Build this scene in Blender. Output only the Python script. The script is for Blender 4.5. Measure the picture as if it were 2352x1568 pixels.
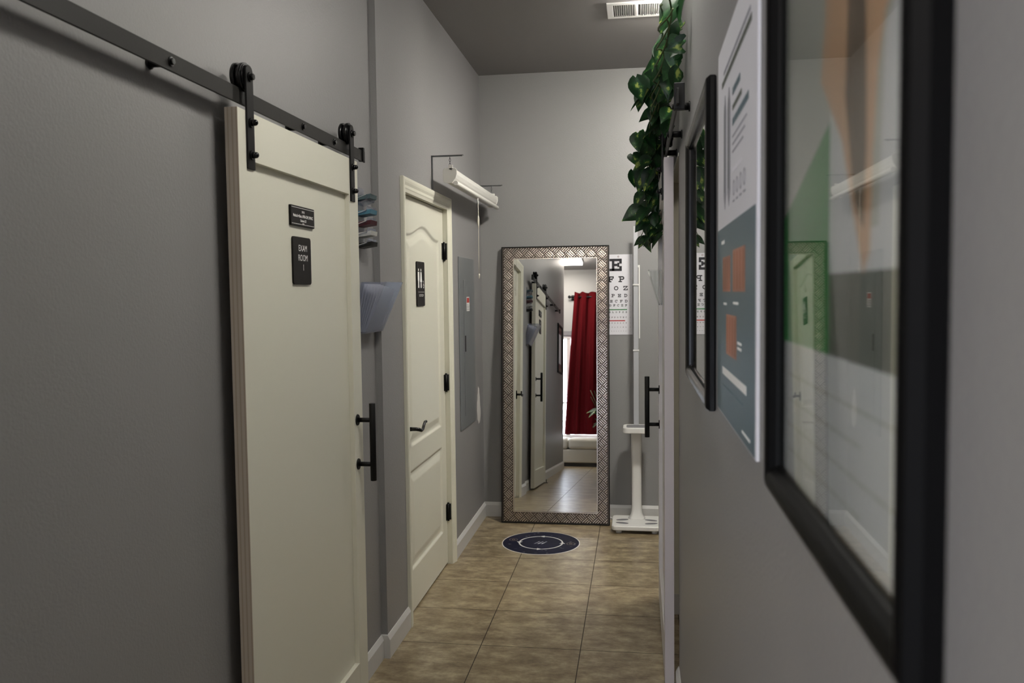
import bpy, bmesh, math, random
from mathutils import Vector, Matrix
R = math.radians
SC = bpy.context.scene
COL = SC.collection
for o in list(bpy.data.objects): bpy.data.objects.remove(o)
random.seed(7)
# ------------------------------------------------------------------ camera
YAW, PIT, ROL = R(8.42), R(3.25), R(-0.70)
fwd = Vector((-math.sin(YAW)*math.cos(PIT), math.cos(YAW)*math.cos(PIT), -math.sin(PIT)))
rt = fwd.cross(Vector((0, 0, 1))).normalized(); up = rt.cross(fwd)
cr, sr = math.cos(ROL), math.sin(ROL)
rt, up = cr*rt+sr*up, -sr*rt+cr*up
cam = bpy.data.objects.new('camera', bpy.data.cameras.new('camera')); COL.objects.link(cam)
cam.matrix_world = Matrix(((rt.x, up.x, -fwd.x, 0), (rt.y, up.y, -fwd.y, 0), (rt.z, up.z, -fwd.z, 1.56), (0, 0, 0, 1)))
cam.data.sensor_width = 22.3; cam.data.lens = 1956/2352*22.3
cam.data.clip_start = .02
cam.data.dof.use_dof = True; cam.data.dof.focus_distance = 3.7; cam.data.dof.aperture_fstop = 3.5
SC.camera = cam
# ------------------------------------------------------------------ world, exposure
W = bpy.data.worlds.new('sky'); SC.world = W; W.use_nodes = True
bg = W.node_tree.nodes['Background']; bg.inputs[0].default_value = (.80, .84, 1.0, 1); bg.inputs[1].default_value = 34.0
SC.view_settings.view_transform = 'Standard'; SC.view_settings.look = 'None'
SC.view_settings.gamma = 1; SC.view_settings.use_curve_mapping = False
SC.view_settings.exposure = -0.1
LAMP_END = 425.0      # radiance of the ceiling lamp past the right wall
LAMP_NEAR = 85.0     # radiance of the ceiling panel behind the camera
# ------------------------------------------------------------------ materials
def srgb(h):
    c = [int(h[i:i+2], 16)/255 for i in (0, 2, 4)]
    return tuple((x/12.92 if x <= .04045 else ((x+.055)/1.055)**2.4) for x in c)+(1,)
class NT:
    def __init__(s, name):
        s.m = bpy.data.materials.new(name); s.m.use_nodes = True
        s.t = s.m.node_tree; s.b = s.t.nodes['Principled BSDF']
    def n(s, typ, **kw):
        x = s.t.nodes.new(typ)
        for k, v in kw.items(): setattr(x, k, v)
        return x
    def l(s, a, b): s.t.links.new(a, b)
    def noise(s, scale, detail=4, rough=.5, vec=None, stretch=None):
        tc = s.n('ShaderNodeTexCoord'); n = s.n('ShaderNodeTexNoise')
        n.inputs['Scale'].default_value = scale; n.inputs['Detail'].default_value = detail; n.inputs['Roughness'].default_value = rough
        if stretch:
            mp = s.n('ShaderNodeMapping'); mp.inputs['Scale'].default_value = stretch
            s.l(tc.outputs['Object'], mp.inputs[0]); s.l(mp.outputs[0], n.inputs['Vector'])
        else: s.l(tc.outputs['Object'], n.inputs['Vector'])
        return n
    def bump(s, src, strength, dist=.002):
        b = s.n('ShaderNodeBump'); b.inputs['Strength'].default_value = strength; b.inputs['Distance'].default_value = dist
        s.l(src, b.inputs['Height']); s.l(b.outputs[0], s.b.inputs['Normal'])
def mat(name, hexc, rough=.5, metal=0, bump=None, spec=.5, var=0, emit=0, coat=0):
    n = NT(name); b = n.b; c = srgb(hexc)
    b.inputs['Base Color'].default_value = c; b.inputs['Roughness'].default_value = rough
    b.inputs['Metallic'].default_value = metal; b.inputs['Specular IOR Level'].default_value = spec
    if coat: b.inputs['Coat Weight'].default_value = coat; b.inputs['Coat Roughness'].default_value = .12
    if bump:
        nz = n.noise(bump[0], 3); n.bump(nz.outputs[0], bump[1], bump[2] if len(bump) > 2 else .002)
    if var:
        nz = n.noise(6, 5); rp = n.n('ShaderNodeValToRGB')
        rp.color_ramp.elements[0].position = .35; rp.color_ramp.elements[1].position = .65
        rp.color_ramp.elements[0].color = tuple(x*(1-var) for x in c[:3])+(1,); rp.color_ramp.elements[1].color = tuple(min(1, x*(1+var)) for x in c[:3])+(1,)
        n.l(nz.outputs[0], rp.inputs[0]); n.l(rp.outputs[0], b.inputs['Base Color'])
    if emit:
        b.inputs['Emission Color'].default_value = c; b.inputs['Emission Strength'].default_value = emit
    return n.m
def wall_paint(name, hexc, bs=.35):
    n = NT(name); n.b.inputs['Base Color'].default_value = srgb(hexc)
    n.b.inputs['Roughness'].default_value = .42; n.b.inputs['Specular IOR Level'].default_value = .5
    nz = n.noise(150, 3, .55); n.bump(nz.outputs[0], bs, .002)
    return n.m
M = {}
M['wall'] = wall_paint('grey_wall_paint', '8a8989', .5)
M['ceil'] = wall_paint('taupe_ceiling_paint', '83807e', .2)
M['base'] = mat('white_baseboard_paint', 'c9c8c6', .35)
M['trim'] = mat('cream_trim_paint', 'dedccb', .3)
M['door'] = mat('cream_door_paint', 'd9d7c8', .33, bump=(60, .08))
M['doorR'] = mat('cool_lit_door_paint', 'cfcccd', .4)  # same cream door paint, whitened so the colour holds the cool light
M['black'] = mat('black_metal', '090909', .5, spec=.25)
M['framebk'] = mat('matt_black_frame', '050506', .55, spec=.12)
M['blackgloss'] = mat('glossy_black_metal', '080809', .25, spec=.35)
M['rail'] = mat('black_steel_bar', '1d1c1a', .5, spec=.3, bump=(300, .1))
M['sign'] = mat('black_sign_plastic', '161311', .5, spec=.25)
M['ltr'] = mat('white_lettering', 'f0efec', .5)
M['white'] = mat('white_plastic', 'dcdbd8', .35)
M['whitemetal'] = mat('white_metal', 'e2e0da', .3)
M['steel'] = mat('galvanised_steel', '77797a', .3, 1)
M['alu'] = mat('satin_aluminium', 'b4b5b8', .4, .25)
M['panelgrey'] = mat('grey_enamel', '6f7375', .3)
M['darkgrey'] = mat('dark_grey_plastic', '343436', .4)
M['padgrey'] = mat('grey_pad', '6d6c70', .6)
M['red'] = mat('red_print', 'b02d22', .5)
M['green'] = mat('green_print', '2d7a46', .5)
M['ink'] = mat('black_ink', '15141c', .5)
M['paper'] = mat('white_paper', 'dddce2', .6)
M['inkgrey'] = mat('grey_ink', '8d8c96', .6)
M['navy'] = mat('navy_vinyl', '0b0d26', .6, spec=.1, var=.3)
M['silver'] = mat('champagne_silver_leaf', 'dcd5ce', .2, 1)
M['silverdark'] = mat('dark_silver_leaf', '5f5852', .4, 1)
M['mirror'] = mat('mirror_glass', 'e4e6e6', .0, 1)
M['tag'] = mat('cream_cord', 'd5d0c2', .7)
M['vine'] = mat('vine_stem', '3c4a22', .6)
M['ductshade'] = mat('duct_shade', '3a3734', .8)  # dark colour standing in for the shade inside the vent
M['plaster'] = mat('spackle_patch', 'cfcdca', .8, bump=(90, .4))
M['lampdiff'] = mat('lamp_diffuser', 'fffaf0', .5, emit=LAMP_END)
M['lampnear'] = mat('panel_diffuser', 'fff4e6', .5, emit=LAMP_NEAR)
M['curtain'] = mat('red_velvet', '45050a', .95, spec=.1, bump=(400, .2)); 
M['sofa'] = mat('cream_leather', 'd5d0c4', .4, bump=(120, .25))
M['bluep'] = mat('slate_blue_print', '44606c', .4)
M['skin'] = mat('tan_print', 'dcae8c', .6)
M['brownp'] = mat('brown_print', '6e5a4c', .6)
M['greenp'] = mat('green_print_block', '37904c', .6)
M['greyp'] = mat('pale_grey_print', 'bdbcb8', .6)
M['dgreyp'] = mat('dark_olive_print', '4c5148', .6)
M['violetp'] = mat('lilac_grey_print', 'dddbe2', .6)
M['teal'] = mat('teal_card', '5b7076', .5); M['cardblue'] = mat('sky_blue_card', '5d93a8', .5)
M['maroon'] = mat('maroon_card', '5c2c33', .5); M['cardwhite'] = mat('white_card', 'd9d9d6', .5); M['cardblack'] = mat('black_card', '24241f', .5)
M['gold'] = mat('tan_line_print', '7e6a58', .5)
M['pot'] = mat('grey_ceramic', '6b6864', .5)
def floor_mat():
    n = NT('travertine_tile'); b = n.b
    tc = n.n('ShaderNodeTexCoord'); mp = n.n('ShaderNodeMapping')
    mp.inputs['Location'].default_value = (.695+.4415*8, -3.641+.4175*16, 0)
    n.l(tc.outputs['Object'], mp.inputs[0])
    br = n.n('ShaderNodeTexBrick', offset=0.0, squash=1.0)
    br.inputs['Scale'].default_value = 1; br.inputs['Brick Width'].default_value = .4415; br.inputs['Row Height'].default_value = .4175
    br.inputs['Mortar Size'].default_value = .0022; br.inputs['Mortar Smooth'].default_value = .1; br.inputs['Bias'].default_value = 0
    br.inputs['Color1'].default_value = (.82, .82, .82, 1); br.inputs['Color2'].default_value = (1.0, 1.0, 1.0, 1)
    n.l(mp.outputs[0], br.inputs['Vector'])
    nz = n.noise(7.5, 10, .74, stretch=(1, 1.7, 1)); rp = n.n('ShaderNodeValToRGB'); e = rp.color_ramp.elements
    e[0].position = .36; e[0].color = srgb('64543c'); e[1].position = .66; e[1].color = srgb('b3a587')
    m = rp.color_ramp.elements.new(.5); m.color = srgb('8a7b61')
    n.l(nz.outputs[0], rp.inputs[0])
    mul = n.n('ShaderNodeMixRGB', blend_type='MULTIPLY'); mul.inputs[0].default_value = .5
    n.l(rp.outputs[0], mul.inputs[1]); n.l(br.outputs['Color'], mul.inputs[2])
    mx = n.n('ShaderNodeMixRGB'); n.l(br.outputs['Fac'], mx.inputs[0]); n.l(mul.outputs[0], mx.inputs[1]); mx.inputs[2].default_value = srgb('3f372e')
    n.l(mx.outputs[0], b.inputs['Base Color'])
    mr = n.n('ShaderNodeMath', operation='MULTIPLY_ADD'); n.l(br.outputs['Fac'], mr.inputs[0]); mr.inputs[1].default_value = .5; mr.inputs[2].default_value = .28
    n.l(mr.outputs[0], b.inputs['Roughness'])
    sub = n.n('ShaderNodeMath', operation='SUBTRACT'); sub.inputs[0].default_value = 1; n.l(br.outputs['Fac'], sub.inputs[1]); n.bump(sub.outputs[0], .5, .002)
    return n.m
M['floor'] = floor_mat()
def edge_mat():
    n = NT('plywood_door_edge'); tc = n.n('ShaderNodeTexCoord'); sp = n.n('ShaderNodeSeparateXYZ'); n.l(tc.outputs['Object'], sp.inputs[0])
    w = n.n('ShaderNodeMath', operation='MULTIPLY'); n.l(sp.outputs[0], w.inputs[0]); w.inputs[1].default_value = 520
    s = n.n('ShaderNodeMath', operation='SINE'); n.l(w.outputs[0], s.inputs[0])
    rp = n.n('ShaderNodeValToRGB'); rp.color_ramp.elements[0].position = .0; rp.color_ramp.elements[0].color = srgb('b9b2a6'); rp.color_ramp.elements[1].position = .9; rp.color_ramp.elements[1].color = srgb('a89c8c')
    n.l(s.outputs[0], rp.inputs[0]); n.l(rp.outputs[0], n.b.inputs['Base Color']); n.b.inputs['Roughness'].default_value = .7
    return n.m
M['edge'] = edge_mat()
M['edgeR'] = mat('raw_door_edge', 'b9b2b4', .6)
def clear_mat(name, tint, haze=0, rough=.02):
    n = NT(name); t = n.t
    tr = n.n('ShaderNodeBsdfTransparent'); tr.inputs[0].default_value = srgb(tint)
    gl = n.n('ShaderNodeBsdfGlossy'); gl.inputs['Roughness'].default_value = rough
    ge = n.n('ShaderNodeNewGeometry'); dt = n.n('ShaderNodeVectorMath', operation='DOT_PRODUCT'); n.l(ge.outputs['Incoming'], dt.inputs[0]); n.l(ge.outputs['Normal'], dt.inputs[1])
    ab = n.n('ShaderNodeMath', operation='ABSOLUTE'); n.l(dt.outputs['Value'], ab.inputs[0]); om = n.n('ShaderNodeMath', operation='SUBTRACT'); om.inputs[0].default_value = 1; n.l(ab.outputs[0], om.inputs[1])
    pw = n.n('ShaderNodeMath', operation='POWER'); n.l(om.outputs[0], pw.inputs[0]); pw.inputs[1].default_value = 5; fr = n.n('ShaderNodeMath', operation='MULTIPLY_ADD'); n.l(pw.outputs[0], fr.inputs[0]); fr.inputs[1].default_value = .96; fr.inputs[2].default_value = .04
    mx = n.n('ShaderNodeMixShader'); n.l(fr.outputs[0], mx.inputs[0]); n.l(tr.outputs[0], mx.inputs[1]); n.l(gl.outputs[0], mx.inputs[2])
    out = mx.outputs[0]
    if haze:
        df = n.n('ShaderNodeBsdfDiffuse'); df.inputs[0].default_value = srgb('d4d6e6'); m2 = n.n('ShaderNodeMixShader'); m2.inputs[0].default_value = haze; n.l(out, m2.inputs[1]); n.l(df.outputs[0], m2.inputs[2]); out = m2.outputs[0]
    n.l(out, t.nodes['Material Output'].inputs[0]); return n.m
M['glass'] = clear_mat('clear_glass', 'fafcfa')
M['acrylic_clear'] = clear_mat('crystal_acrylic', 'fbfcfc')
M['acrylic'] = clear_mat('clear_acrylic', 'e9ecf2', .12)
def leaf_mat():
    n = NT('pothos_leaf'); uv = n.n('ShaderNodeUVMap'); sp = n.n('ShaderNodeSeparateXYZ'); n.l(uv.outputs[0], sp.inputs[0])
    nz = n.noise(22, 4, .6); ad = n.n('ShaderNodeMath', operation='ADD'); 
    ab = n.n('ShaderNodeMath', operation='ABSOLUTE'); n.l(sp.outputs[0], ab.inputs[0])
    ml = n.n('ShaderNodeMath', operation='MULTIPLY'); n.l(ab.outputs[0], ml.inputs[0]); ml.inputs[1].default_value = -.25
    n.l(nz.outputs[0], ad.inputs[0]); n.l(ml.outputs[0], ad.inputs[1])
    rp = n.n('ShaderNodeValToRGB'); e = rp.color_ramp.elements
    e[0].position = .40; e[0].color = srgb('143217'); e[1].position = .62; e[1].color = srgb('a3b257'); m = e.new(.53); m.color = srgb('275427')
    n.l(ad.outputs[0], rp.inputs[0]); n.l(rp.outputs[0], n.b.inputs['Base Color']); n.b.inputs['Roughness'].default_value = .42
    tl = n.n('ShaderNodeBsdfTranslucent'); n.l(rp.outputs[0], tl.inputs[0]); mx = n.n('ShaderNodeMixShader'); mx.inputs[0].default_value = .3
    n.l(n.b.outputs[0], mx.inputs[1]); n.l(tl.outputs[0], mx.inputs[2]); n.l(mx.outputs[0], n.t.nodes['Material Output'].inputs[0])
    return n.m
M['leaf'] = leaf_mat()
# ------------------------------------------------------------------ builders
class MB:
    def __init__(s): s.bm = bmesh.new(); s.mats = []; s.uv = None
    def mi(s, m):
        if m not in s.mats: s.mats.append(m)
        return s.mats.index(m)
    def poly(s, pts, m, smooth=False):
        vs = [s.bm.verts.new(p) for p in pts]; f = s.bm.faces.new(vs); f.material_index = s.mi(m); f.smooth = smooth; return f
    def loft(s, rings, m, closed=True, cap=True, smooth=True):
        vr = [[s.bm.verts.new(p) for p in r] for r in rings]; k = s.mi(m); n = len(rings[0])
        for a, b in zip(vr, vr[1:]):
            for i in range(n if closed else n-1):
                j = (i+1) % n; f = s.bm.faces.new((a[i], a[j], b[j], b[i])); f.material_index = k; f.smooth = smooth
        if cap and closed:
            for r, fl in ((vr[0], True), (vr[-1], False)):
                f = s.bm.faces.new(list(reversed(r)) if fl else r); f.material_index = k
    def box(s, x0, x1, y0, y1, z0, z1, m):
        s.loft([[(x0, y0, z0), (x1, y0, z0), (x1, y1, z0), (x0, y1, z0)], [(x0, y0, z1), (x1, y0, z1), (x1, y1, z1), (x0, y1, z1)]], m, smooth=False)
    def cyl(s, p0, p1, r0, m, r1=None, seg=20, cap=True):
        p0, p1 = Vector(p0), Vector(p1); r1 = r0 if r1 is None else r1
        d = (p1-p0).normalized(); a = d.orthogonal().normalized(); b = d.cross(a)
        rg = [[p+(a*math.cos(t*2*math.pi/seg)+b*math.sin(t*2*math.pi/seg))*r for t in range(seg)] for p, r in ((p0, r0), (p1, r1))]
        s.loft(rg, m, cap=cap)
    def dome(s, p, d, r, h, m, seg=18):
        p, d = Vector(p), Vector(d).normalized(); a = d.orthogonal().normalized(); b = d.cross(a); rg = []
        for k in range(6):
            t = k/5*math.pi/2*.97; rg.append([p+d*h*math.sin(t)+(a*math.cos(i*2*math.pi/seg)+b*math.sin(i*2*math.pi/seg))*r*math.cos(t) for i in range(seg)])
        s.loft(rg, m)
    def tube(s, pts, r, m, seg=10):
        pts = [Vector(p) for p in pts]; rg = []; a = None
        for i, p in enumerate(pts):
            d = (pts[min(i+1, len(pts)-1)]-pts[max(i-1, 0)]).normalized()
            a = d.orthogonal().normalized() if a is None else (a-d*a.dot(d)).normalized(); b = d.cross(a)
            rr = r[i] if isinstance(r, (list, tuple)) else r
            rg.append([p+(a*math.cos(t*2*math.pi/seg)+b*math.sin(t*2*math.pi/seg))*rr for t in range(seg)])
        s.loft(rg, m)
    def prism(s, pts, vec, m, smooth=False):
        v = Vector(vec); s.loft([[Vector(p) for p in pts], [Vector(p)+v for p in pts]], m, smooth=smooth)
    def build(s, name, parent=None, bevel=0, seg=2, local=False, subsurf=0):
        bmesh.ops.recalc_face_normals(s.bm, faces=s.bm.faces)
        if parent is not None and not local:
            o = Vector((0, 0, 0)); p = parent
            while p: o += p.location; p = p.parent
            bmesh.ops.translate(s.bm, vec=-o, verts=s.bm.verts)
        me = bpy.data.meshes.new(name); s.bm.to_mesh(me); s.bm.free()
        for m in s.mats: me.materials.append(M[m])
        ob = bpy.data.objects.new(name, me); COL.objects.link(ob)
        if parent is not None: ob.parent = parent
        if bevel:
            b = ob.modifiers.new('bevel', 'BEVEL'); b.width = bevel; b.segments = seg; b.limit_method = 'ANGLE'; b.angle_limit = R(40); b.harden_normals = False
        if subsurf: q = ob.modifiers.new('sub', 'SUBSURF'); q.levels = subsurf; q.render_levels = subsurf
        return ob
class Fr:
    """a flat face to print or build on: u to the viewer's right, v up, h out of the face"""
    def __init__(s, mb, o, u, v): s.mb = mb; s.o = Vector(o); s.u = Vector(u); s.v = Vector(v); s.n = s.u.cross(s.v)
    def p(s, a, b, h=0): return s.o+s.u*a+s.v*b+s.n*h
    def rect(s, a0, b0, a1, b1, m, h0=0, h1=.0006):
        s.pl([(a0, b0), (a1, b0), (a1, b1), (a0, b1)], m, h0, h1)
    def pl(s, pts, m, h0=0, h1=.0006, smooth=False):
        s.mb.loft([[s.p(a, b, h0) for a, b in pts], [s.p(a, b, h1) for a, b in pts]], m, smooth=smooth)
    def disc(s, a, b, r, m, h0=0, h1=.0006, seg=40, rb=None):
        rb = rb or r; s.pl([(a+r*math.cos(i*2*math.pi/seg), b+rb*math.sin(i*2*math.pi/seg)) for i in range(seg)], m, h0, h1)
    def ring(s, a, b, r0, r1, m, a0=0, a1=360, h=.0008, seg=32, sy=1, h0=0):
        n = max(3, int(seg*(a1-a0)/360)); 
        for i in range(n):
            t0, t1 = R(a0+(a1-a0)*i/n), R(a0+(a1-a0)*(i+1)/n)
            s.pl([(a+r0*math.cos(t0), b+r0*sy*math.sin(t0)), (a+r1*math.cos(t0), b+r1*sy*math.sin(t0)), (a+r1*math.cos(t1), b+r1*sy*math.sin(t1)), (a+r0*math.cos(t1), b+r0*sy*math.sin(t1))], m, h0, h)
    def round_rect(s, a0, b0, a1, b1, r, m, h0=0, h1=.003):
        pts = []
        for cx, cy, st in ((a1-r, b1-r, 0), (a0+r, b1-r, 90), (a0+r, b0+r, 180), (a1-r, b0+r, 270)):
            pts += [(cx+r*math.cos(R(st+k*22.5)), cy+r*math.sin(R(st+k*22.5))) for k in range(5)]
        s.pl(pts, m, h0, h1)
    def text(s, txt, a, b, size, m, sx=1, h=.0008, align='CENTER', bold=0):
        cu = bpy.data.curves.new('t', 'FONT'); cu.body = txt; cu.size = size; cu.align_x = align; cu.offset = bold
        ob = bpy.data.objects.new('t', cu); COL.objects.link(ob)
        me = bpy.data.meshes.new_from_object(ob.evaluated_get(bpy.context.evaluated_depsgraph_get()))
        bpy.data.objects.remove(ob); bpy.data.curves.remove(cu)
        k = s.mb.mi(m); vs = [s.mb.bm.verts.new(s.p(a+v.co.x*sx, b+v.co.y, h)) for v in me.vertices]
        for f in me.polygons:
            try: q = s.mb.bm.faces.new([vs[i] for i in f.vertices]); q.material_index = k
            except ValueError: pass
        bpy.data.meshes.remove(me)
def tag(o, label, cat, group=None, kind=None):
    if label: o['label'] = label
    if cat: o['category'] = cat
    if group: o['group'] = group
    if kind: o['kind'] = kind
    return o
def thing(name, loc, label, cat, group=None, kind=None):
    o = bpy.data.objects.new(name, None); COL.objects.link(o); o.location = loc; o.empty_display_size = .05
    return tag(o, label, cat, group, kind)
X_, Y_, Z_ = Vector((1, 0, 0)), Vector((0, 1, 0)), Vector((0, 0, 1))
CH = 3.045; LX = -1.097; LF = -1.07; RX = .155; EY = 5.82; BY = -1.85
# ------------------------------------------------------------------ the setting
def st(name, label, cat, build):
    b = MB(); build(b); return tag(b.build(name), label, cat, kind='structure')
st('floor', 'beige mottled stone tile floor with dark grout lines', 'floor', lambda b: b.box(-3.2, 2.6, BY-.12, EY+.12, -.1, 0, 'floor'))
st('ceiling', 'plain taupe painted ceiling of the hallway', 'ceiling', lambda b: b.box(-3.2, 2.6, BY-.12, EY+.12, CH, CH+.1, 'ceil'))
DY0, DY1, DZ = 3.865, 4.745, 2.035
def wl(b):
    b.box(LX-.12, LX, -.65, 3.471, 0, CH, 'wall')
    b.box(LX-.12, LF, 3.471, DY0-.012, 0, CH, 'wall'); b.box(LX-.12, LF, DY1+.012, EY, 0, CH, 'wall')
    b.box(LX-.12, LF, DY0-.012, DY1+.012, DZ+.012, CH, 'wall')
    b.box(LX-.16, LX-.12, DY0-.1, DY1+.1, 0, DZ+.1, 'wall')
st('wall_left', 'grey textured left hallway wall with a shallow vertical step', 'wall', wl)
st('wall_end', 'grey wall at the far end of the hallway', 'wall', lambda b: b.box(-1.25, 2.6, EY, EY+.12, 0, CH, 'wall'))
RJ0, RJ1, RE = 3.30, 4.12, 4.36
def wr(b):
    b.box(RX, RX+.12, BY, RJ0, 0, CH, 'wall'); b.box(RX, RX+.12, RJ1, RE, 0, CH, 'wall'); b.box(RX, RX+.12, RJ0, RJ1, 2.08, CH, 'wall')
st('wall_right', 'grey right hallway wall hung with posters and a sliding door', 'wall', wr)
st('wall_side', 'grey wall closing the side of the exam room and alcove on the right', 'wall', lambda b: b.box(2.5, 2.6, BY, EY, 0, CH, 'wall'))
st('wall_partition', 'grey partition wall beside the alcove at the hallway end', 'wall', lambda b: (b.box(RX+.12, 2.5, RE-.12, RE, 0, CH, 'wall')))
WX0, WX1, WZ0, WZ1 = -1.62, -.30, .40, 2.0
def wb(b):
    b.box(-3.2, WX0, BY-.12, BY, 0, CH, 'wall'); b.box(WX1, 2.6, BY-.12, BY, 0, CH, 'wall')
    b.box(WX0, WX1, BY-.12, BY, 0, WZ0, 'wall'); b.box(WX0, WX1, BY-.12, BY, WZ1, CH, 'wall')
st('wall_back', 'pale wall with the tall window, seen in the floor mirror', 'wall', wb)
st('wall_corner', 'grey wall on the far left of the waiting area behind the hallway', 'wall', lambda b: (b.box(-3.2, -3.1, BY, -.65, 0, CH, 'wall'), b.box(-3.1, LX-.12, -.77, -.65, 0, CH, 'wall')))
def window(name, x0, x1, z0, z1, mx, mz, label):
    t = thing(name, ((x0+x1)/2, BY-.06, z0), label, 'window', kind='structure')
    b = MB(); w = .05
    b.box(x0, x0+w, BY-.09, BY+.01, z0, z1, 'white'); b.box(x1-w, x1, BY-.09, BY+.01, z0, z1, 'white')
    b.box(x0+w, x1-w, BY-.09, BY+.01, z0, z0+w, 'white'); b.box(x0+w, x1-w, BY-.09, BY+.01, z1-w, z1, 'white')
    b.box(x0+w, x1-w, BY-.07, BY-.03, mz, mz+.03, 'white'); b.box(mx-.03, mx+.03, BY-.08, BY, z0+w, z1-w, 'white')
    b.build('window_frame', t, .003)
    b = MB(); b.box(x0+w, x1-w, BY-.062, BY-.056, z0+w, z1-w, 'glass'); b.build('window_pane', t)
    b = MB(); b.box(x0-.06, x1+.06, BY, BY+.03, z1, z1+.07, 'padgrey'); b.build('window_header', t, .003)
    pl = bpy.data.lights.new('window_portal', 'AREA'); pl.shape = 'RECTANGLE'; pl.size = x1-x0; pl.size_y = z1-z0; pl.cycles.is_portal = True
    po = bpy.data.objects.new('window_portal', pl); COL.objects.link(po); po.location = ((x0+x1)/2, BY-.115, (z0+z1)/2); po.rotation_euler = (R(90), 0, 0)
window('window_1', WX0, WX1, WZ0, WZ1, -1.13, .93, 'tall bright window behind the red curtain, seen in the mirror')
def bprof(b, p0, p1, nrm, z=.1, th=.014):
    p0, p1, n = Vector(p0), Vector(p1), Vector(nrm)
    prof = [(0, 0), (th, 0), (th, z*.8), (th*.55, z*.93), (th*.3, z), (0, z)]
    b.loft([[p+n*a+Z_*c for a, c in prof] for p in (p0, p1)], 'base', smooth=False)
def bl(b):
    bprof(b, (LX, -.65, 0), (LX, 3.471-.001, 0), X_); bprof(b, (LF, 3.471-.014, 0), (LF, DY0-.066, 0), X_)
    b.box(LX+.001, LF, 3.471-.014, 3.4705, 0, .1, 'base'); bprof(b, (LF, DY1+.066, 0), (LF, EY-.014, 0), X_)
st('baseboard_left', 'white baseboard along the left hallway wall', 'baseboard', bl)
st('baseboard_end', 'white baseboard along the end wall behind mirror and scale', 'baseboard', lambda b: bprof(b, (LF, EY, 0), (2.5, EY, 0), -Y_))
st('baseboard_right', 'white baseboard along the right hallway wall', 'baseboard', lambda b: (bprof(b, (RX, BY, 0), (RX, RJ0, 0), -X_), b.box(RX-.01, RX+.13, RJ1-.014, RJ1, 0, .1, 'base'), bprof(b, (RX, RJ1, 0), (RX, RE, 0), -X_)))
st('trim_1', 'cream liner of the open doorway behind the right sliding door', 'door trim', lambda b: (b.box(RX-.002, RX+.122, RJ1-.012, RJ1-.0005, .1, 2.068, 'trim'), b.box(RX-.002, RX+.122, RJ0, RJ1, 2.068, 2.08, 'trim')))
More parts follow.
